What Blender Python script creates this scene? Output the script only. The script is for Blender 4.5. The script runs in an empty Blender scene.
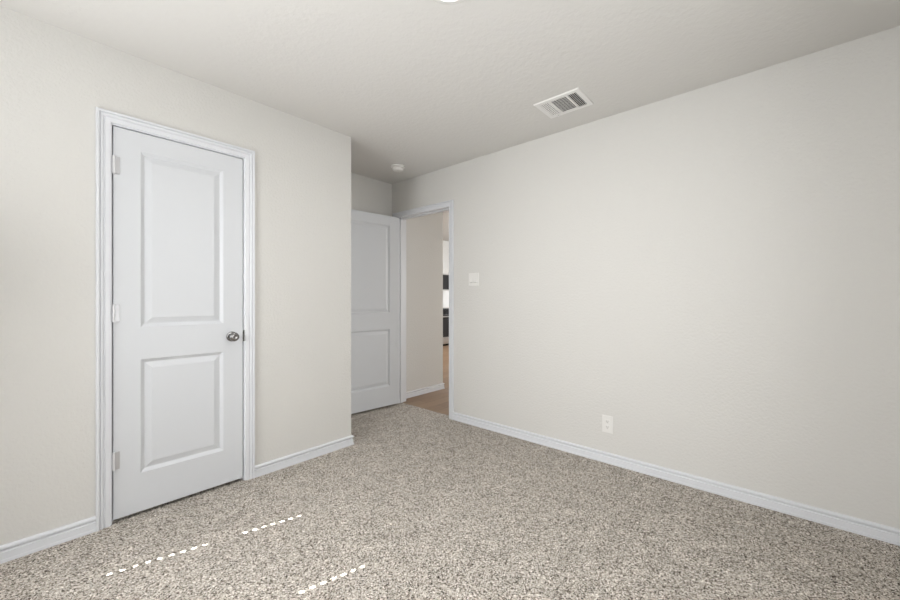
import bpy, bmesh, math, random
from mathutils import Vector, Matrix
random.seed(4)
C = bpy.context.scene.collection
sc = bpy.context.scene

# ------------------------------------------------------------------ camera
ANG = math.atan2(334, 377)            # heading, measured from +X (parallel to the closet wall)
cam_d = bpy.data.cameras.new('camera'); cam = bpy.data.objects.new('camera', cam_d); C.objects.link(cam)
cam.location = (0, 0, 1.155); cam.rotation_euler = (math.pi/2, 0, ANG - math.pi/2)
cam_d.sensor_width = 36; cam_d.lens = 377/900*36; cam_d.shift_y = -1/900; cam_d.clip_start = 0.02
sc.camera = cam
# ------------------------------------------------------------------ colour, world, lights
vs = sc.view_settings
vs.view_transform = 'Standard'; vs.look = 'None'; vs.gamma = 1; vs.use_curve_mapping = False
vs.exposure = 0.03
w = bpy.data.worlds.new('world'); sc.world = w; w.use_nodes = True
nt = w.node_tree; bg = nt.nodes['Background']
sky = nt.nodes.new('ShaderNodeTexSky'); sky.sun_disc = False; sky.sun_elevation = math.radians(45)
nt.links.new(sky.outputs[0], bg.inputs[0]); bg.inputs[1].default_value = 0.25

def lamp(name, kind, loc, energy, direction=None, color=(1, 1, 1), **kw):
    d = bpy.data.lights.new(name, kind); d.energy = energy; d.color = color
    for k, v in kw.items(): setattr(d, k, v)
    o = bpy.data.objects.new(name, d); C.objects.link(o); o.location = loc
    if direction: o.rotation_euler = Vector(direction).to_track_quat('-Z', 'Y').to_euler()
    return o
SUN_AZ = math.atan2(-0.25, 0.968)
sun_dir = (math.cos(SUN_AZ), math.sin(SUN_AZ), -.727)
lamp('sun', 'SUN', (-6, 3, 5), 110, sun_dir, (1, .97, .92), angle=math.radians(.22))
# daylight glowing through the closed blind of the window, plus fill from an added rear window
lamp('window_daylight', 'AREA', (-0.98, 1.60, 1.32), 15, (1, -.30, .38), (.97, .982, 1), shape='RECTANGLE', size=.96, size_y=1.36, spread=math.radians(130))
lamp('window_downward_daylight', 'AREA', (-0.985, 1.60, 1.32), 29, (1, -.35, -.5), (.98, .985, 1), shape='RECTANGLE', size=.96, size_y=1.36, spread=math.radians(124))
lamp('window_upward_daylight', 'AREA', (-0.975, 1.60, 1.32), 17, (1, -.3, 2.5), (.97, .982, 1), shape='RECTANGLE', size=.96, size_y=1.36, spread=math.radians(150))
lamp('added_rear_window_fill', 'AREA', (.8, -.50, 1.32), 18, (0, 1, 0), (.97, .982, 1), shape='RECTANGLE', size=1.5, size_y=1.36, spread=math.radians(160))
lamp('ceiling_light_lamp', 'AREA', (1.150, 1.022, 2.425), 6, (0, 0, -1), (1, .98, .95), shape='DISK', size=.15)
# unseen fill lamps added to brighten the hall and kitchen beyond the open door
lamp('kitchen_fill', 'AREA', (6.6, 4.3, 2.68), 260, (0, .5, -1), (.95, .975, 1), shape='RECTANGLE', size=2, size_y=2)
lamp('hall_fill', 'AREA', (5.4, 1.15, 1.2), 54, (-.6, 1, -.15), (1, .985, .965), shape='RECTANGLE', size=1.4, size_y=1.6)

# ------------------------------------------------------------------ materials
def mat(name, color, rough=.5, metal=0, spec=.5, bump=None, emit=None, emis=0):
    m = bpy.data.materials.new(name); m.use_nodes = True
    n = m.node_tree.nodes; b = n['Principled BSDF']; L = m.node_tree.links
    b.inputs['Base Color'].default_value = (*color, 1); b.inputs['Roughness'].default_value = rough
    b.inputs['Metallic'].default_value = metal; b.inputs['Specular IOR Level'].default_value = spec
    if emit: b.inputs['Emission Color'].default_value = (*emit, 1); b.inputs['Emission Strength'].default_value = emis
    if bump:
        sc_, strn, dist = bump
        tc = n.new('ShaderNodeTexCoord'); no = n.new('ShaderNodeTexNoise'); bp = n.new('ShaderNodeBump')
        no.inputs['Scale'].default_value = sc_; no.inputs['Detail'].default_value = 3
        bp.inputs['Strength'].default_value = strn; bp.inputs['Distance'].default_value = dist
        L.new(tc.outputs['Object'], no.inputs['Vector']); L.new(no.outputs['Fac'], bp.inputs['Height']); L.new(bp.outputs[0], b.inputs['Normal'])
    return m
M = {}
M['wall'] = mat('greige_wall_paint', (.658, .648, .620), .75, bump=(70, .55, .005), spec=.3)
M['ceil'] = mat('ceiling_paint', (.685, .672, .645), .85, bump=(40, .45, .005), spec=.2)
M['trim'] = mat('white_semi_gloss_trim', (.715, .728, .755), .38)
M['door'] = mat('white_door_paint', (.645, .662, .685), .45, bump=(260, .06, .001))
M['plastic'] = mat('white_plastic', (.765, .755, .73), .4)
M['vent'] = mat('white_enamelled_metal', (.80, .79, .77), .4)
M['dark'] = mat('black_shade_and_plinth', (.01, .01, .01), .8)
M['slot'] = mat('dark_slot', (.05, .045, .04), .6)
M['nickel'] = mat('satin_nickel', (.27, .265, .26), .18, 1)
M['hinge'] = mat('hinge_painted', (.72, .72, .73), .35, .2)
M['hleaf'] = mat('grey_hinge_leaf', (.50, .50, .51), .4, .6)
M['steel'] = mat('stainless_steel', (.62, .62, .62), .3, 1)
M['blackglass'] = mat('black_oven_glass', (.010, .010, .011), .35)
M['cab'] = mat('white_cabinet_paint', (.86, .87, .88), .4)
M['tile'] = mat('pale_backsplash', (.80, .80, .79), .3)
M['led'] = mat('lit_frosted_lens', (.9, .9, .9), .5, emit=(1, .97, .92), emis=6)
M['blind'] = mat('white_blind', (.8, .8, .78), .5)
M['counter'] = mat('pale_stone_counter', (.6, .58, .55), .25)

def glass():
    m = bpy.data.materials.new('window_glass'); m.use_nodes = True; n = m.node_tree.nodes; n.clear()
    o = n.new('ShaderNodeOutputMaterial'); t = n.new('ShaderNodeBsdfTransparent'); g = n.new('ShaderNodeBsdfGlossy'); x = n.new('ShaderNodeMixShader')
    g.inputs['Roughness'].default_value = .02; x.inputs[0].default_value = .06
    L = m.node_tree.links; L.new(t.outputs[0], x.inputs[1]); L.new(g.outputs[0], x.inputs[2]); L.new(x.outputs[0], o.inputs[0]); return m
M['glass'] = glass()

def carpet():
    m = bpy.data.materials.new('speckled_frieze_carpet'); m.use_nodes = True
    n = m.node_tree.nodes; b = n['Principled BSDF']; L = m.node_tree.links
    b.inputs['Roughness'].default_value = .95; b.inputs['Specular IOR Level'].default_value = .05
    tc = n.new('ShaderNodeTexCoord')
    # distorted cells: each tuft its own tone
    dn = n.new('ShaderNodeTexNoise'); dn.inputs['Scale'].default_value = 120; dn.inputs['Detail'].default_value = 2
    L.new(tc.outputs['Object'], dn.inputs['Vector'])
    sub = n.new('ShaderNodeVectorMath'); sub.operation = 'SUBTRACT'; sub.inputs[1].default_value = (.5, .5, .5)
    scl = n.new('ShaderNodeVectorMath'); scl.operation = 'SCALE'; scl.inputs['Scale'].default_value = .007
    add = n.new('ShaderNodeVectorMath'); add.operation = 'ADD'
    L.new(dn.outputs['Color'], sub.inputs[0]); L.new(sub.outputs[0], scl.inputs[0])
    L.new(tc.outputs['Object'], add.inputs[0]); L.new(scl.outputs[0], add.inputs[1])
    vo = n.new('ShaderNodeTexVoronoi'); vo.inputs['Scale'].default_value = 228
    L.new(add.outputs[0], vo.inputs['Vector'])
    sep = n.new('ShaderNodeSeparateColor'); L.new(vo.outputs['Color'], sep.inputs[0])
    cr = n.new('ShaderNodeValToRGB'); e = cr.color_ramp.elements
    e[0].position = 0; e[0].color = (.022, .016, .011, 1); e[1].position = 1; e[1].color = (.94, .89, .83, 1)
    for p, c in ((.13, (.11, .088, .068)), (.29, (.335, .295, .252)), (.58, (.505, .462, .408)), (.86, (.66, .615, .555))):
        q = e.new(p); q.color = (*c, 1)
    L.new(sep.outputs[0], cr.inputs[0])
    # broad, faint mottling of the pile
    n2 = n.new('ShaderNodeTexNoise'); n2.inputs['Scale'].default_value = 9; n2.inputs['Detail'].default_value = 4
    L.new(tc.outputs['Object'], n2.inputs['Vector'])
    mr = n.new('ShaderNodeMapRange'); mr.inputs[1].default_value = .3; mr.inputs[2].default_value = .7; mr.inputs[3].default_value = .90; mr.inputs[4].default_value = 1.10
    L.new(n2.outputs['Fac'], mr.inputs[0])
    mu = n.new('ShaderNodeVectorMath'); mu.operation = 'SCALE'
    L.new(cr.outputs[0], mu.inputs[0]); L.new(mr.outputs[0], mu.inputs['Scale']); L.new(mu.outputs[0], b.inputs['Base Color'])
    n3 = n.new('ShaderNodeTexNoise'); n3.inputs['Scale'].default_value = 260; n3.inputs['Detail'].default_value = 2
    L.new(tc.outputs['Object'], n3.inputs['Vector'])
    bp = n.new('ShaderNodeBump'); bp.inputs['Strength'].default_value = .7; bp.inputs['Distance'].default_value = .006
    L.new(n3.outputs['Fac'], bp.inputs['Height']); L.new(bp.outputs[0], b.inputs['Normal'])
    return m
M['carpet'] = carpet()

def wood():
    m = bpy.data.materials.new('brown_wood_planks'); m.use_nodes = True
    n = m.node_tree.nodes; b = n['Principled BSDF']; L = m.node_tree.links
    b.inputs['Roughness'].default_value = .42
    tc = n.new('ShaderNodeTexCoord')
    br = n.new('ShaderNodeTexBrick'); br.inputs['Scale'].default_value = 1
    br.inputs['Brick Width'].default_value = 1.2; br.inputs['Row Height'].default_value = .15; br.inputs['Mortar Size'].default_value = .0015
    br.inputs['Color1'].default_value = (.19, .112, .062, 1); br.inputs['Color2'].default_value = (.25, .157, .090, 1); br.inputs['Mortar'].default_value = (.08, .045, .025, 1)
    L.new(tc.outputs['Object'], br.inputs['Vector'])
    mp = n.new('ShaderNodeMapping'); mp.inputs['Scale'].default_value = (2, 40, 1); L.new(tc.outputs['Object'], mp.inputs['Vector'])
    no = n.new('ShaderNodeTexNoise'); no.inputs['Scale'].default_value = 2; no.inputs['Detail'].default_value = 5; L.new(mp.outputs[0], no.inputs['Vector'])
    mr = n.new('ShaderNodeMapRange'); mr.inputs[3].default_value = .65; mr.inputs[4].default_value = 1.35; L.new(no.outputs['Fac'], mr.inputs[0])
    mu = n.new('ShaderNodeVectorMath'); mu.operation = 'SCALE'; L.new(br.outputs['Color'], mu.inputs[0]); L.new(mr.outputs[0], mu.inputs['Scale'])
    L.new(mu.outputs[0], b.inputs['Base Color'])
    return m
M['wood'] = wood()

# ------------------------------------------------------------------ mesh helpers
def box(bm, x0, x1, y0, y1, z0, z1, bev=0):
    r = bmesh.ops.create_cube(bm, size=1)['verts']
    bmesh.ops.scale(bm, vec=(abs(x1-x0), abs(y1-y0), abs(z1-z0)), verts=r)
    bmesh.ops.translate(bm, vec=((x0+x1)/2, (y0+y1)/2, (z0+z1)/2), verts=r)
    if bev:
        es = list({e for v in r for e in v.link_edges})
        bmesh.ops.bevel(bm, geom=es, offset=bev, segments=2, profile=.6, affect='EDGES')
def lathe(bm, prof, axis='Z', origin=(0, 0, 0), seg=48, sign=1):
    """prof: (radius, height) pairs, revolved about an axis."""
    rings = []
    for r, h in prof:
        ring = []
        if r < 1e-6:
            ring = [None]
            p = (0, 0, h)
            ring[0] = bm.verts.new(p)
        else:
            for k in range(seg):
                a = 2*math.pi*k/seg; ring.append(bm.verts.new((r*math.cos(a), r*math.sin(a), h)))
        rings.append(ring)
    new = [v for r in rings for v in r]
    for A, B in zip(rings, rings[1:]):
        for k in range(seg):
            k2 = (k+1) % seg
            a0, a1 = (A[0], A[0]) if len(A) == 1 else (A[k], A[k2])
            b0, b1 = (B[0], B[0]) if len(B) == 1 else (B[k], B[k2])
            vs_ = []
            for v in (a0, a1, b1, b0):
                if v not in vs_: vs_.append(v)
            if len(vs_) > 2: bm.faces.new(vs_)
    q = Vector({'Z': (0, 0, 1), 'Y': (0, 1, 0), 'X': (1, 0, 0)}[axis])*sign
    R = q.to_track_quat('Z', 'Y').to_matrix()
    for v in new: v.co = R @ v.co + Vector(origin)
def sweep(bm, path, prof, closed_ends=True):
    """path: list of (point, axisA, axisB): the profile (a, b) is laid at point + a*axisA + b*axisB."""
    rings = [[bm.verts.new(Vector(p) + a*Vector(A) + b*Vector(B)) for a, b in prof] for p, A, B in path]
    n = len(prof)
    for R0, R1 in zip(rings, rings[1:]):
        for k in range(n):
            bm.faces.new((R0[k], R0[(k+1) % n], R1[(k+1) % n], R1[k]))
    if closed_ends:
        bm.faces.new(rings[0]); bm.faces.new(rings[-1][::-1])
def obj(name, bm, m, parent=None, smooth=False, loc=None):
    bmesh.ops.recalc_face_normals(bm, faces=bm.faces)
    me = bpy.data.meshes.new(name); bm.to_mesh(me); bm.free()
    me.materials.append(m)
    if smooth:
        for p in me.polygons: p.use_smooth = True
        me.set_sharp_from_angle(angle=math.radians(35))
    o = bpy.data.objects.new(name, me); C.objects.link(o)
    if parent: o.parent = parent
    if loc: o.location = loc
    return o
def struct(name, bm, m, label=None, **k):
    o = obj(name, bm, m, **k); o['kind'] = 'structure'
    if label: o['label'] = label
    o['category'] = name.split('_')[0]
    return o
def thing(name, label, cat, loc, rotz=0, kind=None, group=None):
    o = bpy.data.objects.new(name, None); C.objects.link(o); o.empty_display_size = .1
    o.location = loc; o.rotation_euler = (0, 0, rotz); o['label'] = label; o['category'] = cat
    if kind: o['kind'] = kind
    if group: o['group'] = group
    return o
B = bmesh.new

# ------------------------------------------------------------------ room dimensions
H = 2.44
VL, UC, VB, UR = 2.572, 1.720, 3.287, 2.730      # closet wall, its outer corner, alcove back wall, long right wall
UW, VR = -1.10, -0.62                            # window wall and rear wall (behind the camera)
T = .12
D1a, D1b = .297, .925                            # closet opening
D2a, D2b = 2.432, 3.194                          # entry opening
DZ = 2.048
# floor and ceiling
bm = B(); box(bm, UW-T, UR+.06, VR-T, VB+T, -.08, 0)
struct('floor', bm, M['carpet'], 'beige and brown speckled frieze carpet of the bedroom')
bm = B(); box(bm, UR+.06, 9.2, 1.0, 8.6, -.09, -.008)
struct('floor_hall', bm, M['wood'], 'brown wood plank floor of the hall beyond the open door')
bm = B(); box(bm, UW-T, UR+T, VR-T, VB+T, H, H+.1)
struct('ceiling', bm, M['ceil'], 'textured pale greige bedroom ceiling')
# walls
bm = B()
box(bm, UW, D1a-.018, VL, VL+T, 0, H); box(bm, D1b+.018, UC, VL, VL+T, 0, H); box(bm, D1a-.018, D1b+.018, VL, VL+T, DZ+.018, H)
box(bm, UC-T, UC, VL+T, VB, 0, H)
struct('wall_left', bm, M['wall'], 'greige closet wall holding the closed white door, ending in an outer corner')
bm = B(); box(bm, UW-T, UR+T, VB, VB+T, 0, H)
struct('wall_back', bm, M['wall'], 'shaded greige wall behind the open door in the entry alcove')
bm = B()
box(bm, UR, UR+T, VR-T, D2a-.018, 0, H); box(bm, UR, UR+T, D2b+.018, VB, 0, H); box(bm, UR, UR+T, D2a-.018, D2b+.018, DZ+.018, H)
struct('wall_right', bm, M['wall'], 'long bare greige wall with the outlet and light switch')
WV0, WV1, WZ0, WZ1 = 1.04, 2.545, .62, 2.03
bm = B()
box(bm, UW-T, UW, VR-T, WV0, 0, H); box(bm, UW-T, UW, WV1, VB, 0, H); box(bm, UW-T, UW, WV0, WV1, 0, WZ0); box(bm, UW-T, UW, WV0, WV1, WZ1, H)
struct('wall_window', bm, M['wall'])
RV0, RV1 = .25, 1.75
bm = B()
box(bm, UW, RV0, VR-T, VR, 0, H); box(bm, RV1, UR, VR-T, VR, 0, H); box(bm, RV0, RV1, VR-T, VR, 0, WZ0); box(bm, RV0, RV1, VR-T, VR, WZ1, H)
struct('wall_rear', bm, M['wall'])

# ------------------------------------------------------------------ profiles
# baseboard: (out from wall, height)
BASE = [(0, 0), (.0165, 0), (.0165, .012), (.0130, .014), (.0130, .044), (.0075, .0465), (.0060, .0500), (.0085, .0530),
        (.0140, .0570), (.0160, .0625), (.0150, .0680), (.0115, .0715), (.006, .073), (0, .073)]
def baseboard(name, pts, label=None, z=0):
    """pts: (u, v, normal_u, normal_v) with the mitre normal at each corner."""
    bm = B()
    sweep(bm, [((p[0], p[1], z), (p[2], p[3], 0), (0, 0, 1)) for p in pts], BASE)
    return struct(name, bm, M['trim'], label)
CW = .056
baseboard('baseboard_left', [(UW, VL, 0, -1), (D1a-.006-CW, VL, 0, -1)], 'white baseboard left of the closet door')
baseboard('baseboard_corner', [(D1b+.006+CW, VL, 0, -1), (UC, VL, 1, -1), (UC, VB, 1, -1), (UR-.02, VB, 0, -1)], 'white baseboard right of the closet door wrapping the outer corner')
baseboard('baseboard_right', [(UR, D2a-.006-CW, -1, 0), (UR, VR, -1, 0)], 'long white baseboard along the right wall')
baseboard('baseboard_rear', [(UR-.016, VR, 0, 1), (UW+.016, VR, 0, 1)])
baseboard('baseboard_window', [(UW, VR, 1, 0), (UW, VL, 1, 0)])
baseboard('baseboard_hall', [(UR+T, 3.315, 0, -1), (3.602, 3.315, 1, -1), (3.602, 8.0, 1, 0)], 'white baseboard of the hall wall beyond the open door', z=-.008)

# casing: (across from the opening outward, out from wall)
CAS = [(0, 0), (0, .0085), (.0015, .0102), (.0200, .0122), (.0215, .0070), (.0245, .0070), (.0310, .0140), (.0370, .0150),
       (.0385, .0095), (.0415, .0095), (.0440, .0180), (.0530, .0190), (.0555, .0165), (.0560, .0145), (.0560, 0)]
def casing(name, label, p0, p1, ztop, along, out, zb=0):
    """p0, p1: opening edges on the wall; along: unit vector from p0 to p1; out: wall normal."""
    al, ou = Vector(along), Vector(out); up = Vector((0, 0, 1)); bm = B()
    a, b = Vector(p0), Vector(p1)
    sweep(bm, [(a + up*zb, -al, ou), (a + up*ztop, -al + up, ou), (b + up*ztop, al + up, ou), (b + up*zb, al, ou)], CAS)
    return struct(name, bm, M['trim'], label)
casing('trim_1', 'white moulded casing around the closed closet door', (D1a-.006, VL, 0), (D1b+.006, VL, 0), DZ+.006, (1, 0, 0), (0, -1, 0))
casing('trim_2', 'white moulded casing around the open doorway', (UR, D2b+.006, 0), (UR, D2a-.006, 0), DZ+.002, (0, -1, 0), (-1, 0, 0))
# jamb linings
bm = B()
box(bm, D1a-.018, D1a, VL-.0005, VL+T, 0, DZ); box(bm, D1b, D1b+.018, VL-.0005, VL+T, 0, DZ); box(bm, D1a-.018, D1b+.018, VL-.0005, VL+T, DZ, DZ+.018)
box(bm, D1a, D1a+.01, VL+.038, VL+.075, 0, DZ); box(bm, D1b-.01, D1b, VL+.038, VL+.075, 0, DZ); box(bm, D1a, D1b, VL+.038, VL+.075, DZ-.01, DZ)
jamb = struct('trim_3', bm, M['trim'], 'white jamb of the closet doorway')
bm = B(); e = UR+T+.002
box(bm, UR-.0005, e, D2a-.018, D2a, 0, DZ); box(bm, UR-.0005, e, D2b, D2b+.018, 0, DZ); box(bm, UR-.0005, e, D2a-.018, D2b+.018, DZ, DZ+.018)
box(bm, UR+.038, UR+.075, D2a, D2a+.01, 0, DZ); box(bm, UR+.038, UR+.075, D2b-.01, D2b, 0, DZ); box(bm, UR+.038, UR+.075, D2a, D2b, DZ-.01, DZ)
struct('trim_4', bm, M['trim'], 'white jamb of the open doorway')
bm = B()
box(bm, UR+T, UR+T+.016, D2a-.066, D2a-.006, 0, DZ+.06); box(bm, UR+T, UR+T+.016, D2b+.006, D2b+.066, 0, DZ+.06); box(bm, UR+T, UR+T+.016, D2a-.006, D2b+.006, DZ+.004, DZ+.06)
struct('trim_5', bm, M['trim'])

# ------------------------------------------------------------------ doors
def leaf_mesh(W, Z0, Z1, th=.035, stile=.110):
    """Moulded two-panel leaf: x 0..W, y 0 (front) .. th, z Z0..Z1; panels pressed into both faces."""
    bm = B()
    rails = [(Z0+.205, .832), (1.005, Z1-.098)]
    xs0, xs1 = stile, W-stile
    for face, sg in ((0, 1), (th, -1)):
        V = {}
        def vert(x, z, y=None):
            k = (round(x, 5), round(z, 5), y)
            if k not in V: V[k] = bm.verts.new((x, face if y is None else face+sg*y, z))
            return V[k]
        def quad(x0, x1, z0, z1): bm.faces.new((vert(x0, z0), vert(x1, z0), vert(x1, z1), vert(x0, z1)))
        zz = [Z0, rails[0][0], rails[0][1], rails[1][0], rails[1][1], Z1]
        for i in range(5):
            quad(0, xs0, zz[i], zz[i+1]); quad(xs1, W, zz[i], zz[i+1])
            if i in (0, 2, 4): quad(xs0, xs1, zz[i], zz[i+1])
        for z0, z1 in rails:
            steps = [(0, None), (.002, .0014), (.016, .0118), (.019, .0122), (.022, .0118), (.048, .0036), (.052, .0030)]
            rings = []
            for ins, dep in steps:
                rings.append([vert(x, z, dep) for x, z in ((xs0+ins, z0+ins), (xs1-ins, z0+ins), (xs1-ins, z1-ins), (xs0+ins, z1-ins))])
            for A, Bq in zip(rings, rings[1:]):
                for k in range(4): bm.faces.new((A[k], A[(k+1) % 4], Bq[(k+1) % 4], Bq[k]))
            bm.faces.new(rings[-1])
    for x in (0, W):
        bm.faces.new([bm.verts.new(p) for p in ((x, 0, Z0), (x, th, Z0), (x, th, Z1), (x, 0, Z1))])
    for z in (Z0, Z1):
        bm.faces.new([bm.verts.new(p) for p in ((0, 0, z), (W, 0, z), (W, th, z), (0, th, z))])
    bmesh.ops.remove_doubles(bm, verts=bm.verts, dist=1e-5)
    return bm
def knob(parent, x, y, z, sign):
    bm = B()
    lathe(bm, [(0, -.001), (.030, -.001), (.031, .002), (.028, .006), (.014, .0085), (.0115, .012), (.0115, .026), (.015, .030), (.0225, .035), (.0268, .042),
               (.0275, .048), (.0255, .0545), (.020, .059), (.013, .061), (.010, .0605), (.008, .0598), (0, .0596)], 'Y', (x, y, z), 40, sign)
    return obj('door_knob', bm, M['nickel'], parent, smooth=True)
def hinge(parent, x, y, z):
    bm = B(); h = .089
    lathe(bm, [(0, -h/2-.004), (.003, -h/2-.003), (.0045, -h/2), (.0058, -h/2), (.0058, -h/6), (.0053, -h/6+.0005), (.0058, -h/6+.001), (.0058, h/6), (.0053, h/6+.0005), (.0058, h/6+.001),
               (.0058, h/2), (.0045, h/2), (.003, h/2+.003), (0, h/2+.004)], 'Z', (x, y, z), 20)
    hg = obj('hinge', bm, M['hinge'], parent, smooth=True)
    bm = B(); box(bm, x+.004, x+.024, y+.0045, y+.0090, z-h/2, z+h/2, .0006); obj('hinge_leaf', bm, M['hleaf'], hg)
    return hg
g = .005
W1 = D1b-D1a-2*g
d1 = thing('door_1', 'closed white two-panel closet door with satin nickel knob', 'door', (D1a+g, VL+.004, 0), 0, 'structure')
obj('door_leaf', leaf_mesh(W1, .020, DZ-g), M['door'], d1)
knob(d1, W1-.064, 0, .922, -1)
for z in (1.845, 1.082, .322): hinge(d1, .001, -.0085, z)
bm = B(); box(bm, W1-.0002, W1+.0025, .004, .030, .897, .947); obj('latch', bm, M['nickel'], d1)
bm = B(); box(bm, D1b-.0012, D1b+.004, VL-.0015, VL+.030, .887, .957, .0005)
obj('strike_plate', bm, M['nickel'], jamb)['label'] = 'dark metal strike plate beside the knob'

W2 = D2b-D2a-2*g
ang2 = math.radians(5)
# hinged at the far jamb and swung back into the alcove: the hall side of the leaf faces the camera
d2 = thing('door_2', 'open white two-panel door swung back against the alcove wall', 'door', (UR-.010, D2b-.002, 0), math.pi-ang2, 'structure')
lf = obj('door_leaf', leaf_mesh(W2, .017, DZ-g), M['door'], d2); lf.location = (.006, .004, 0)
knob(d2, W2-.056, .039, .930, 1)
for z in (1.845, 1.082, .322):
    bm = B(); lathe(bm, [(0, -.0445), (.0058, -.0445), (.0058, .0445), (0, .0445)], 'Z', (0, 0, z), 16); box(bm, .002, .008, .003, .028, z-.0445, z+.0445)
    obj('hinge', bm, M['hinge'], d2, smooth=True)

# ------------------------------------------------------------------ window with closed blind (source of the sun dashes on the carpet)
def window(name, axis, a0, a1, plane, sgn):
    """axis 'v': window in a wall of constant u."""
    def bx(bm, a, b, c, d, z0, z1):
        if axis == 'v': box(bm, plane+sgn*c, plane+sgn*d, a, b, z0, z1)
        else: box(bm, a, b, plane+sgn*c, plane+sgn*d, z0, z1)
    bm = B(); f = .045
    bx(bm, a0, a0+f, -.10, -.04, WZ0, WZ1); bx(bm, a1-f, a1, -.10, -.04, WZ0, WZ1)
    bx(bm, a0+f, a1-f, -.10, -.04, WZ0, WZ0+f); bx(bm, a0+f, a1-f, -.10, -.04, WZ1-f, WZ1); bx(bm, a0+f, a1-f, -.09, -.05, 1.335, 1.395)
    w_ = struct(name, bm, M['trim'])
    bm = B(); bx(bm, a0+f, a1-f, -.072, -.068, WZ0+f, 1.335); bx(bm, a0+f, a1-f, -.072, -.068, 1.395, WZ1-f)
    obj('pane', bm, M['glass'], w_)
    bm = B(); bx(bm, a0-.03, a1+.03, -.03, .03, WZ0-.022, WZ0); obj('window_sill', bm, M['trim'], w_)
    return w_
window('window_1', 'v', WV0, WV1, UW, 1)
window('window_added', 'u', RV0, RV1, VR, 1)  # added rear window, put in to even out the brightness
# blind in window 1: overlapping slats, routed at the two lift cords only where sun dashes fall
HOLES = (2.470, 1.900)
hp = UW-.016
bl = thing('window_blind', 'closed white slatted blind in the window behind the camera', 'blind', (hp, (WV0+WV1)/2, WZ0+.005))
bm = B(); cy = (WV0+WV1)/2
pitch = .0305; z = WZ0+.045; hw, hh = .0060, .0060; x0, x1 = -.0015, .0015
while z < WZ1-.06:
    zc = z + pitch/2
    open_here = (1.00 < zc < 1.285) or (1.345 < zc < 1.570)
    a, b = z-WZ0-.005, z+pitch-WZ0-.005; m_ = (a+b)/2
    L_, R_ = WV0+.006-cy, WV1-.006-cy
    if not open_here: box(bm, x0, x1, L_, R_, a, b)
    else:
        h1, h0 = HOLES[1]-cy, HOLES[0]-cy
        for p, q in ((L_, h1-hw), (h1+hw, h0-hw), (h0+hw, R_)): box(bm, x0, x1, p, q, a, b)
        for h in (h1, h0): box(bm, x0, x1, h-hw, h+hw, a, m_-hh); box(bm, x0, x1, h-hw, h+hw, m_+hh, b)
    z += pitch
ztop = z
obj('slats', bm, M['blind'], bl)
bm = B(); box(bm, -.02, .02, WV0+.004-cy, WV1-.004-cy, ztop-WZ0-.005, WZ1-WZ0-.006); obj('head_rail', bm, M['blind'], bl)
bm = B(); box(bm, -.018, .018, WV0+.006-cy, WV1-.006-cy, .0, .04); obj('bottom_rail', bm, M['blind'], bl)
# blind in the added rear window: plain closed slats
b2 = thing('window_blind', 'closed white slatted blind in the added wide rear window', 'blind', ((RV0+RV1)/2, VR-.016, WZ0+.005))
bm = B(); hw2 = (RV1-RV0)/2-.006; z = .04
while z < WZ1-WZ0-.07: box(bm, -hw2, hw2, -.0015, .0015, z, z+pitch); z += pitch
obj('slats', bm, M['blind'], b2)
bm = B(); box(bm, -hw2, hw2, -.02, .02, z, WZ1-WZ0-.007); obj('head_rail', bm, M['blind'], b2)
bm = B(); box(bm, -hw2, hw2, -.018, .018, 0, .04); obj('bottom_rail', bm, M['blind'], b2)

# ------------------------------------------------------------------ ceiling vent
vt = thing('ceiling_vent', 'white rectangular three-way louvred air vent in the ceiling', 'vent', (2.355, 1.087, H))
hu, hv = .125, .153
def frame_bm(bm, u0, u1, v0, v1, iu0, iu1, iv0, iv1, zt, zb, zi):
    # sloped flange: outer edge thin at the ceiling, inner edge lower
    O = [(u0, v0), (u1, v0), (u1, v1), (u0, v1)]; O2 = [(u0+.004, v0+.004), (u1-.004, v0+.004), (u1-.004, v1-.004), (u0+.004, v1-.004)]
    I = [(iu0, iv0), (iu1, iv0), (iu1, iv1), (iu0, iv1)]
    rings = [[bm.verts.new((*p, zt)) for p in O], [bm.verts.new((*p, zt-.002)) for p in O], [bm.verts.new((*p, zb)) for p in O2], [bm.verts.new((*p, zb)) for p in I], [bm.verts.new((*p, zt)) for p in I]]
    for A, Bq in zip(rings, rings[1:]):
        for k in range(4): bm.faces.new((A[k], A[(k+1) % 4], Bq[(k+1) % 4], Bq[k]))
bm = B(); iu, iv = .093, .122
frame_bm(bm, -hu, hu, -hv, hv, -iu, iu, -iv, iv, 0, -.007, 0)
# two cross bars dividing the three banks of louvres
d0, d1_ = .052, -.060
for q in (d0, d1_): box(bm, -iu, iu, q-.006, q+.006, -.007, -.001)
obj('frame', bm, M['vent'], vt)
bm = B(); box(bm, -iu, iu, -iv, iv, -.0012, -.0004); obj('duct_shade', bm, M['dark'], vt)  # black sheet stands in for the shade inside the duct
def blade(bm, p, length_axis, L0, L1, tilt, wdt=.012, th=.0008):
    r = bmesh.ops.create_cube(bm, size=1)['verts']
    if length_axis == 'u':
        bmesh.ops.scale(bm, vec=(L1-L0, wdt, th), verts=r); R = Matrix.Rotation(tilt, 3, 'X'); bmesh.ops.rotate(bm, matrix=R, verts=r); c = ((L0+L1)/2, p, -.0062)
    else:
        bmesh.ops.scale(bm, vec=(wdt, L1-L0, th), verts=r); R = Matrix.Rotation(tilt, 3, 'Y'); bmesh.ops.rotate(bm, matrix=R, verts=r); c = (p, (L0+L1)/2, -.0062)
    bmesh.ops.translate(bm, vec=c, verts=r)
def bank(ps, ax, L0, L1, tilt):
    bm = B()
    for p in ps: blade(bm, p, ax, L0, L1, tilt)
    return obj('louvre_bank', bm, M['vent'], vt)
def rng(a, b, n): return [a+(b-a)*(k+.5)/n for k in range(n)]
bank(rng(d0+.006, iv, 5), 'u', -iu, iu, math.radians(10))      # far left bank
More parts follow.
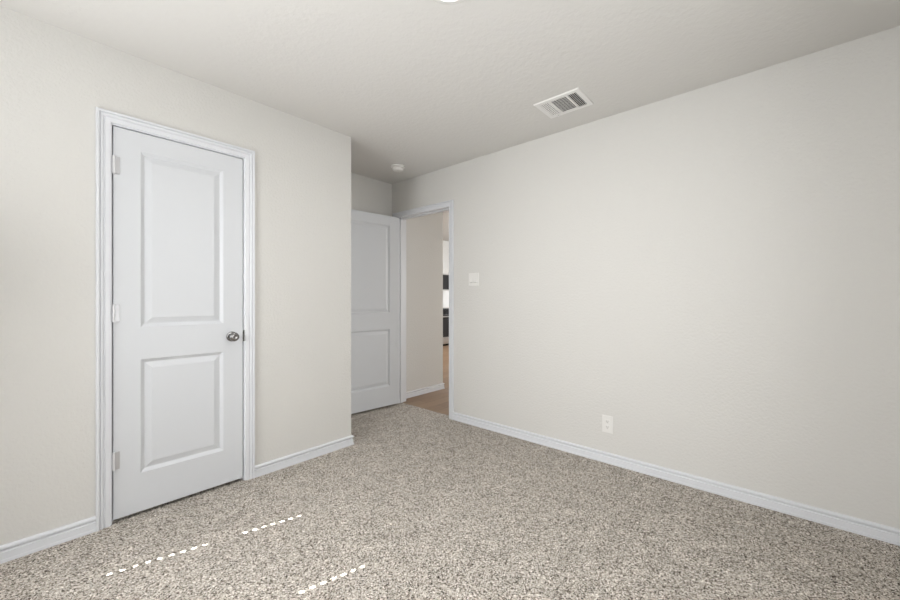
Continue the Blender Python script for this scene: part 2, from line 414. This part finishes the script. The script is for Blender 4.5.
bank(rng(-iu, iu, 11), 'v', d1_+.006, d0-.006, math.radians(-14))
bank(rng(-iv, d1_-.006, 5), 'u', -iu, iu, math.radians(38))     # dark bank on the right
bm = B(); box(bm, iu+.004, iu+.022, .085, .091, -.014, -.006); obj('damper_lever', bm, M['vent'], vt)

# ------------------------------------------------------------------ smoke detector
sd = thing('smoke_detector', 'round white smoke detector on the ceiling near the open doorway', 'smoke detector', (2.40, 2.80, H))
bm = B(); lathe(bm, [(0, 0), (.068, 0), (.069, -.004), (.068, -.010), (.064, -.013), (.056, -.014), (0, -.014)], 'Z', (0, 0, 0), 48); obj('mounting_base', bm, M['plastic'], sd, smooth=True)
bm = B(); lathe(bm, [(0, -.0145), (.052, -.0145), (.0535, -.022), (.053, -.032), (.048, -.040), (.038, -.0445), (.020, -.047), (0, -.0475)], 'Z', (0, 0, 0), 48); obj('sensor_dome', bm, M['plastic'], sd, smooth=True)
bm = B(); lathe(bm, [(0, -.0475), (.008, -.0475), (.008, -.0495), (0, -.050)], 'Z', (.012, -.01, 0), 20); obj('test_button', bm, M['plastic'], sd, smooth=True)

# ------------------------------------------------------------------ ceiling light (its far rim shows at the top edge)
cl = thing('ceiling_light', 'lit round white flush ceiling light at the top edge', 'ceiling light', (1.147, 1.019, H))
bm = B(); lathe(bm, [(.102, 0), (.102, -.003), (.099, -.008), (.090, -.012), (.080, -.012), (.0785, -.009), (.0785, 0)], 'Z', (0, 0, 0), 64); obj('trim_ring', bm, M['plastic'], cl, smooth=True)
bm = B(); lathe(bm, [(0, -.0105), (.05, -.0103), (.0783, -.0085), (.0783, -.001), (0, -.001)], 'Z', (0, 0, 0), 64); obj('lens', bm, M['led'], cl, smooth=True)

# ------------------------------------------------------------------ light switch and outlet on the right wall (local x = out of wall, towards the room)
def plate(bm, hw, hh, th=.005):
    box(bm, -th, 0, -hw, hw, -hh, hh, .0018)
ls = thing('light_switch', 'white double rocker light switch beside the open doorway', 'light switch', (UR, 2.126, 1.335))
bm = B(); plate(bm, .058, .058); obj('cover_plate', bm, M['plastic'], ls)
for y in (-.023, .023):
    bm = B()
    pr = [(-.004, -.033), (-.0050, -.0330), (-.0135, -.0270), (-.0080, .0), (-.0062, .033), (-.004, .033)]
    sweep(bm, [((0, y-.0165, 0), (1, 0, 0), (0, 0, 1)), ((0, y+.0165, 0), (1, 0, 0), (0, 0, 1))], pr)
    r = obj('rocker', bm, M['plastic'], ls)
ol = thing('wall_outlet', 'white duplex power outlet low on the right wall', 'outlet', (UR, .932, .272))
bm = B(); plate(bm, .037, .060); obj('cover_plate', bm, M['plastic'], ol)
for zc in (.0195, -.0195):
    bm = B(); box(bm, -.0072, -.0035, -.0165, .0165, zc-.0140, zc+.0140, .0012); s_ = obj('socket', bm, M['plastic'], ol)
    bm = B(); box(bm, -.0074, -.006, -.0072, -.0052, zc-.002, zc+.006); box(bm, -.0074, -.006, .0052, .0072, zc-.003, zc+.0065)
    lathe(bm, [(0, -.0062), (.0026, -.0062), (.0026, .0074), (0, .0074)], 'X', (-.0, 0, zc-.0075), 14, -1)
    obj('slots', bm, M['slot'], s_)
bm = B(); lathe(bm, [(0, .003), (.0028, .003), (.0028, .0058), (.0015, .0064), (0, .0064)], 'X', (0, 0, 0), 16, -1); obj('screw', bm, M['plastic'], ol, smooth=True)

# ------------------------------------------------------------------ hall and kitchen seen through the doorway
bm = B(); box(bm, UR+T, 3.602, 3.315, 3.315+T, -.01, H+.3); box(bm, 3.602-T, 3.602, 3.315+T, 8.0, -.01, H+.3)
struct('wall_hall', bm, M['wall'], 'greige hall wall seen through the open doorway')
bm = B(); box(bm, UR+T, 4.3, 1.0, 3.6, H, H+.1)
struct('ceiling_hall', bm, M['ceil'])
bm = B(); box(bm, UR+T, 9.2, 1.0, 8.6, 2.74, 2.84)
struct('ceiling_kitchen', bm, M['ceil'])
bm = B(); box(bm, UR+T, 9.2, .88, 1.0, -.01, 2.84); box(bm, 9.2, 9.32, .88, 8.6, -.01, 2.84)
struct('wall_living', bm, M['wall'])
KV = 6.92                                    # kitchen wall face
bm = B(); box(bm, 3.602, 9.2, KV, KV+T, -.01, 2.74)
struct('wall_kitchen', bm, M['wall'], 'pale kitchen wall above the white cabinet, far beyond the doorway')
bm = B(); box(bm, 5.6, 9.0, KV-.008, KV, .925, 1.375)
struct('wall_backsplash', bm, M['tile'], 'white backsplash between the microwave and the range in the far kitchen')
KC = 7.02                                    # centre of the range
# range
rg = thing('kitchen_range', 'black and stainless kitchen range seen through the gap of the open doorway', 'range', (KC, KV, -.008))
hwr = .378
bm = B(); box(bm, -hwr, hwr, -.64, -.02, .05, .905, .003); obj('body', bm, M['steel'], rg)
bm = B(); box(bm, -hwr, hwr, -.65, -.02, .906, .925, .003); obj('cooktop', bm, M['blackglass'], rg)
bm = B(); box(bm, -hwr, hwr, -.672, -.641, .775, .905, .006); obj('control_panel', bm, M['blackglass'], rg)
for k in range(5):
    bm = B(); lathe(bm, [(0, 0), (.021, 0), (.019, .022), (0, .024)], 'Y', (-.28+.14*k, -.672, .845), 20, -1); obj('knob', bm, M['blackglass'], rg, smooth=True)
bm = B(); box(bm, -hwr+.002, hwr-.002, -.668, -.641, .225, .768, .004); od = obj('oven_door', bm, M['blackglass'], rg)
bm = B(); box(bm, -.33, .33, -.715, -.690, .715, .745, .008); box(bm, -.32, -.29, -.695, -.666, .72, .74); box(bm, .29, .32, -.695, -.666, .72, .74); obj('handle', bm, M['steel'], od)
bm = B(); box(bm, -hwr+.002, hwr-.002, -.668, -.641, .055, .215, .004); obj('drawer', bm, M['steel'], rg)
bm = B(); box(bm, -hwr+.03, hwr-.03, -.60, -.1, 0, .0495); obj('plinth', bm, M['dark'], rg)
# microwave
mw = thing('microwave_oven', 'black microwave with curved pale handle above the kitchen range', 'microwave', (KC, KV, 1.375))
bm = B(); box(bm, -hwr, hwr, -.38, -.002, 0, .43, .004); obj('body', bm, M['steel'], mw)
bm = B(); box(bm, -hwr+.01, .2, -.405, -.381, .03, .40, .006); md = obj('door', bm, M['blackglass'], mw)
bm = B(); box(bm, .205, hwr-.01, -.400, -.381, .03, .40, .004); obj('control_panel', bm, M['blackglass'], mw)
bm = B()
HX = -.13
pts = [(-.405 - .045*math.sin(math.pi*k/10), .06+.31*k/10) for k in range(11)]
sweep(bm, [((HX, y, z), (1, 0, 0), (0, 1, 0)) for y, z in pts], [(-.012, -.008), (.012, -.008), (.012, .008), (-.012, .008)]); obj('handle', bm, M['steel'], md)
# cabinets
def upper(x0, x1, z0, z1, dep, label):
    c = thing('upper_cabinet', label, 'cabinet', ((x0+x1)/2, KV, z0)); h = (x1-x0)/2; zz = z1-z0
    bm = B(); box(bm, -h, h, -dep, -.001, 0, zz, .001); obj('body', bm, M['cab'], c)
    n = 2 if h > .3 else 1; wd = 2*h/n
    for k in range(n):
        a, b = -h+k*wd+.003, -h+(k+1)*wd-.003
        bm = B(); box(bm, a, b, -dep-.020, -dep-.001, .003, zz-.003, .001)
        s = .055
        for p in ((a, a+s, .003, zz-.003), (b-s, b, .003, zz-.003), (a+s, b-s, .003, .003+s), (a+s, b-s, zz-.003-s, zz-.003)):
            box(bm, p[0], p[1], -dep-.027, -dep-.020, p[2], p[3], .001)
        dd = obj('door', bm, M['cab'], c)
        bm = B(); hx = b-.03 if (n == 1 or k == 0) else a+.03
        box(bm, hx-.005, hx+.005, -dep-.055, -dep-.045, .04, .16, .002); box(bm, hx-.004, hx+.004, -dep-.046, -dep-.026, .045, .055); box(bm, hx-.004, hx+.004, -dep-.046, -dep-.026, .145, .155)
        obj('handle', bm, M['steel'], dd)
upper(KC-.38, KC+.10, 1.81, 2.39, .33, 'white cabinet above the microwave in the far kitchen')
upper(KC-1.20, KC-.385, 1.375, 2.39, .33, 'white wall cabinet left of the microwave in the far kitchen')
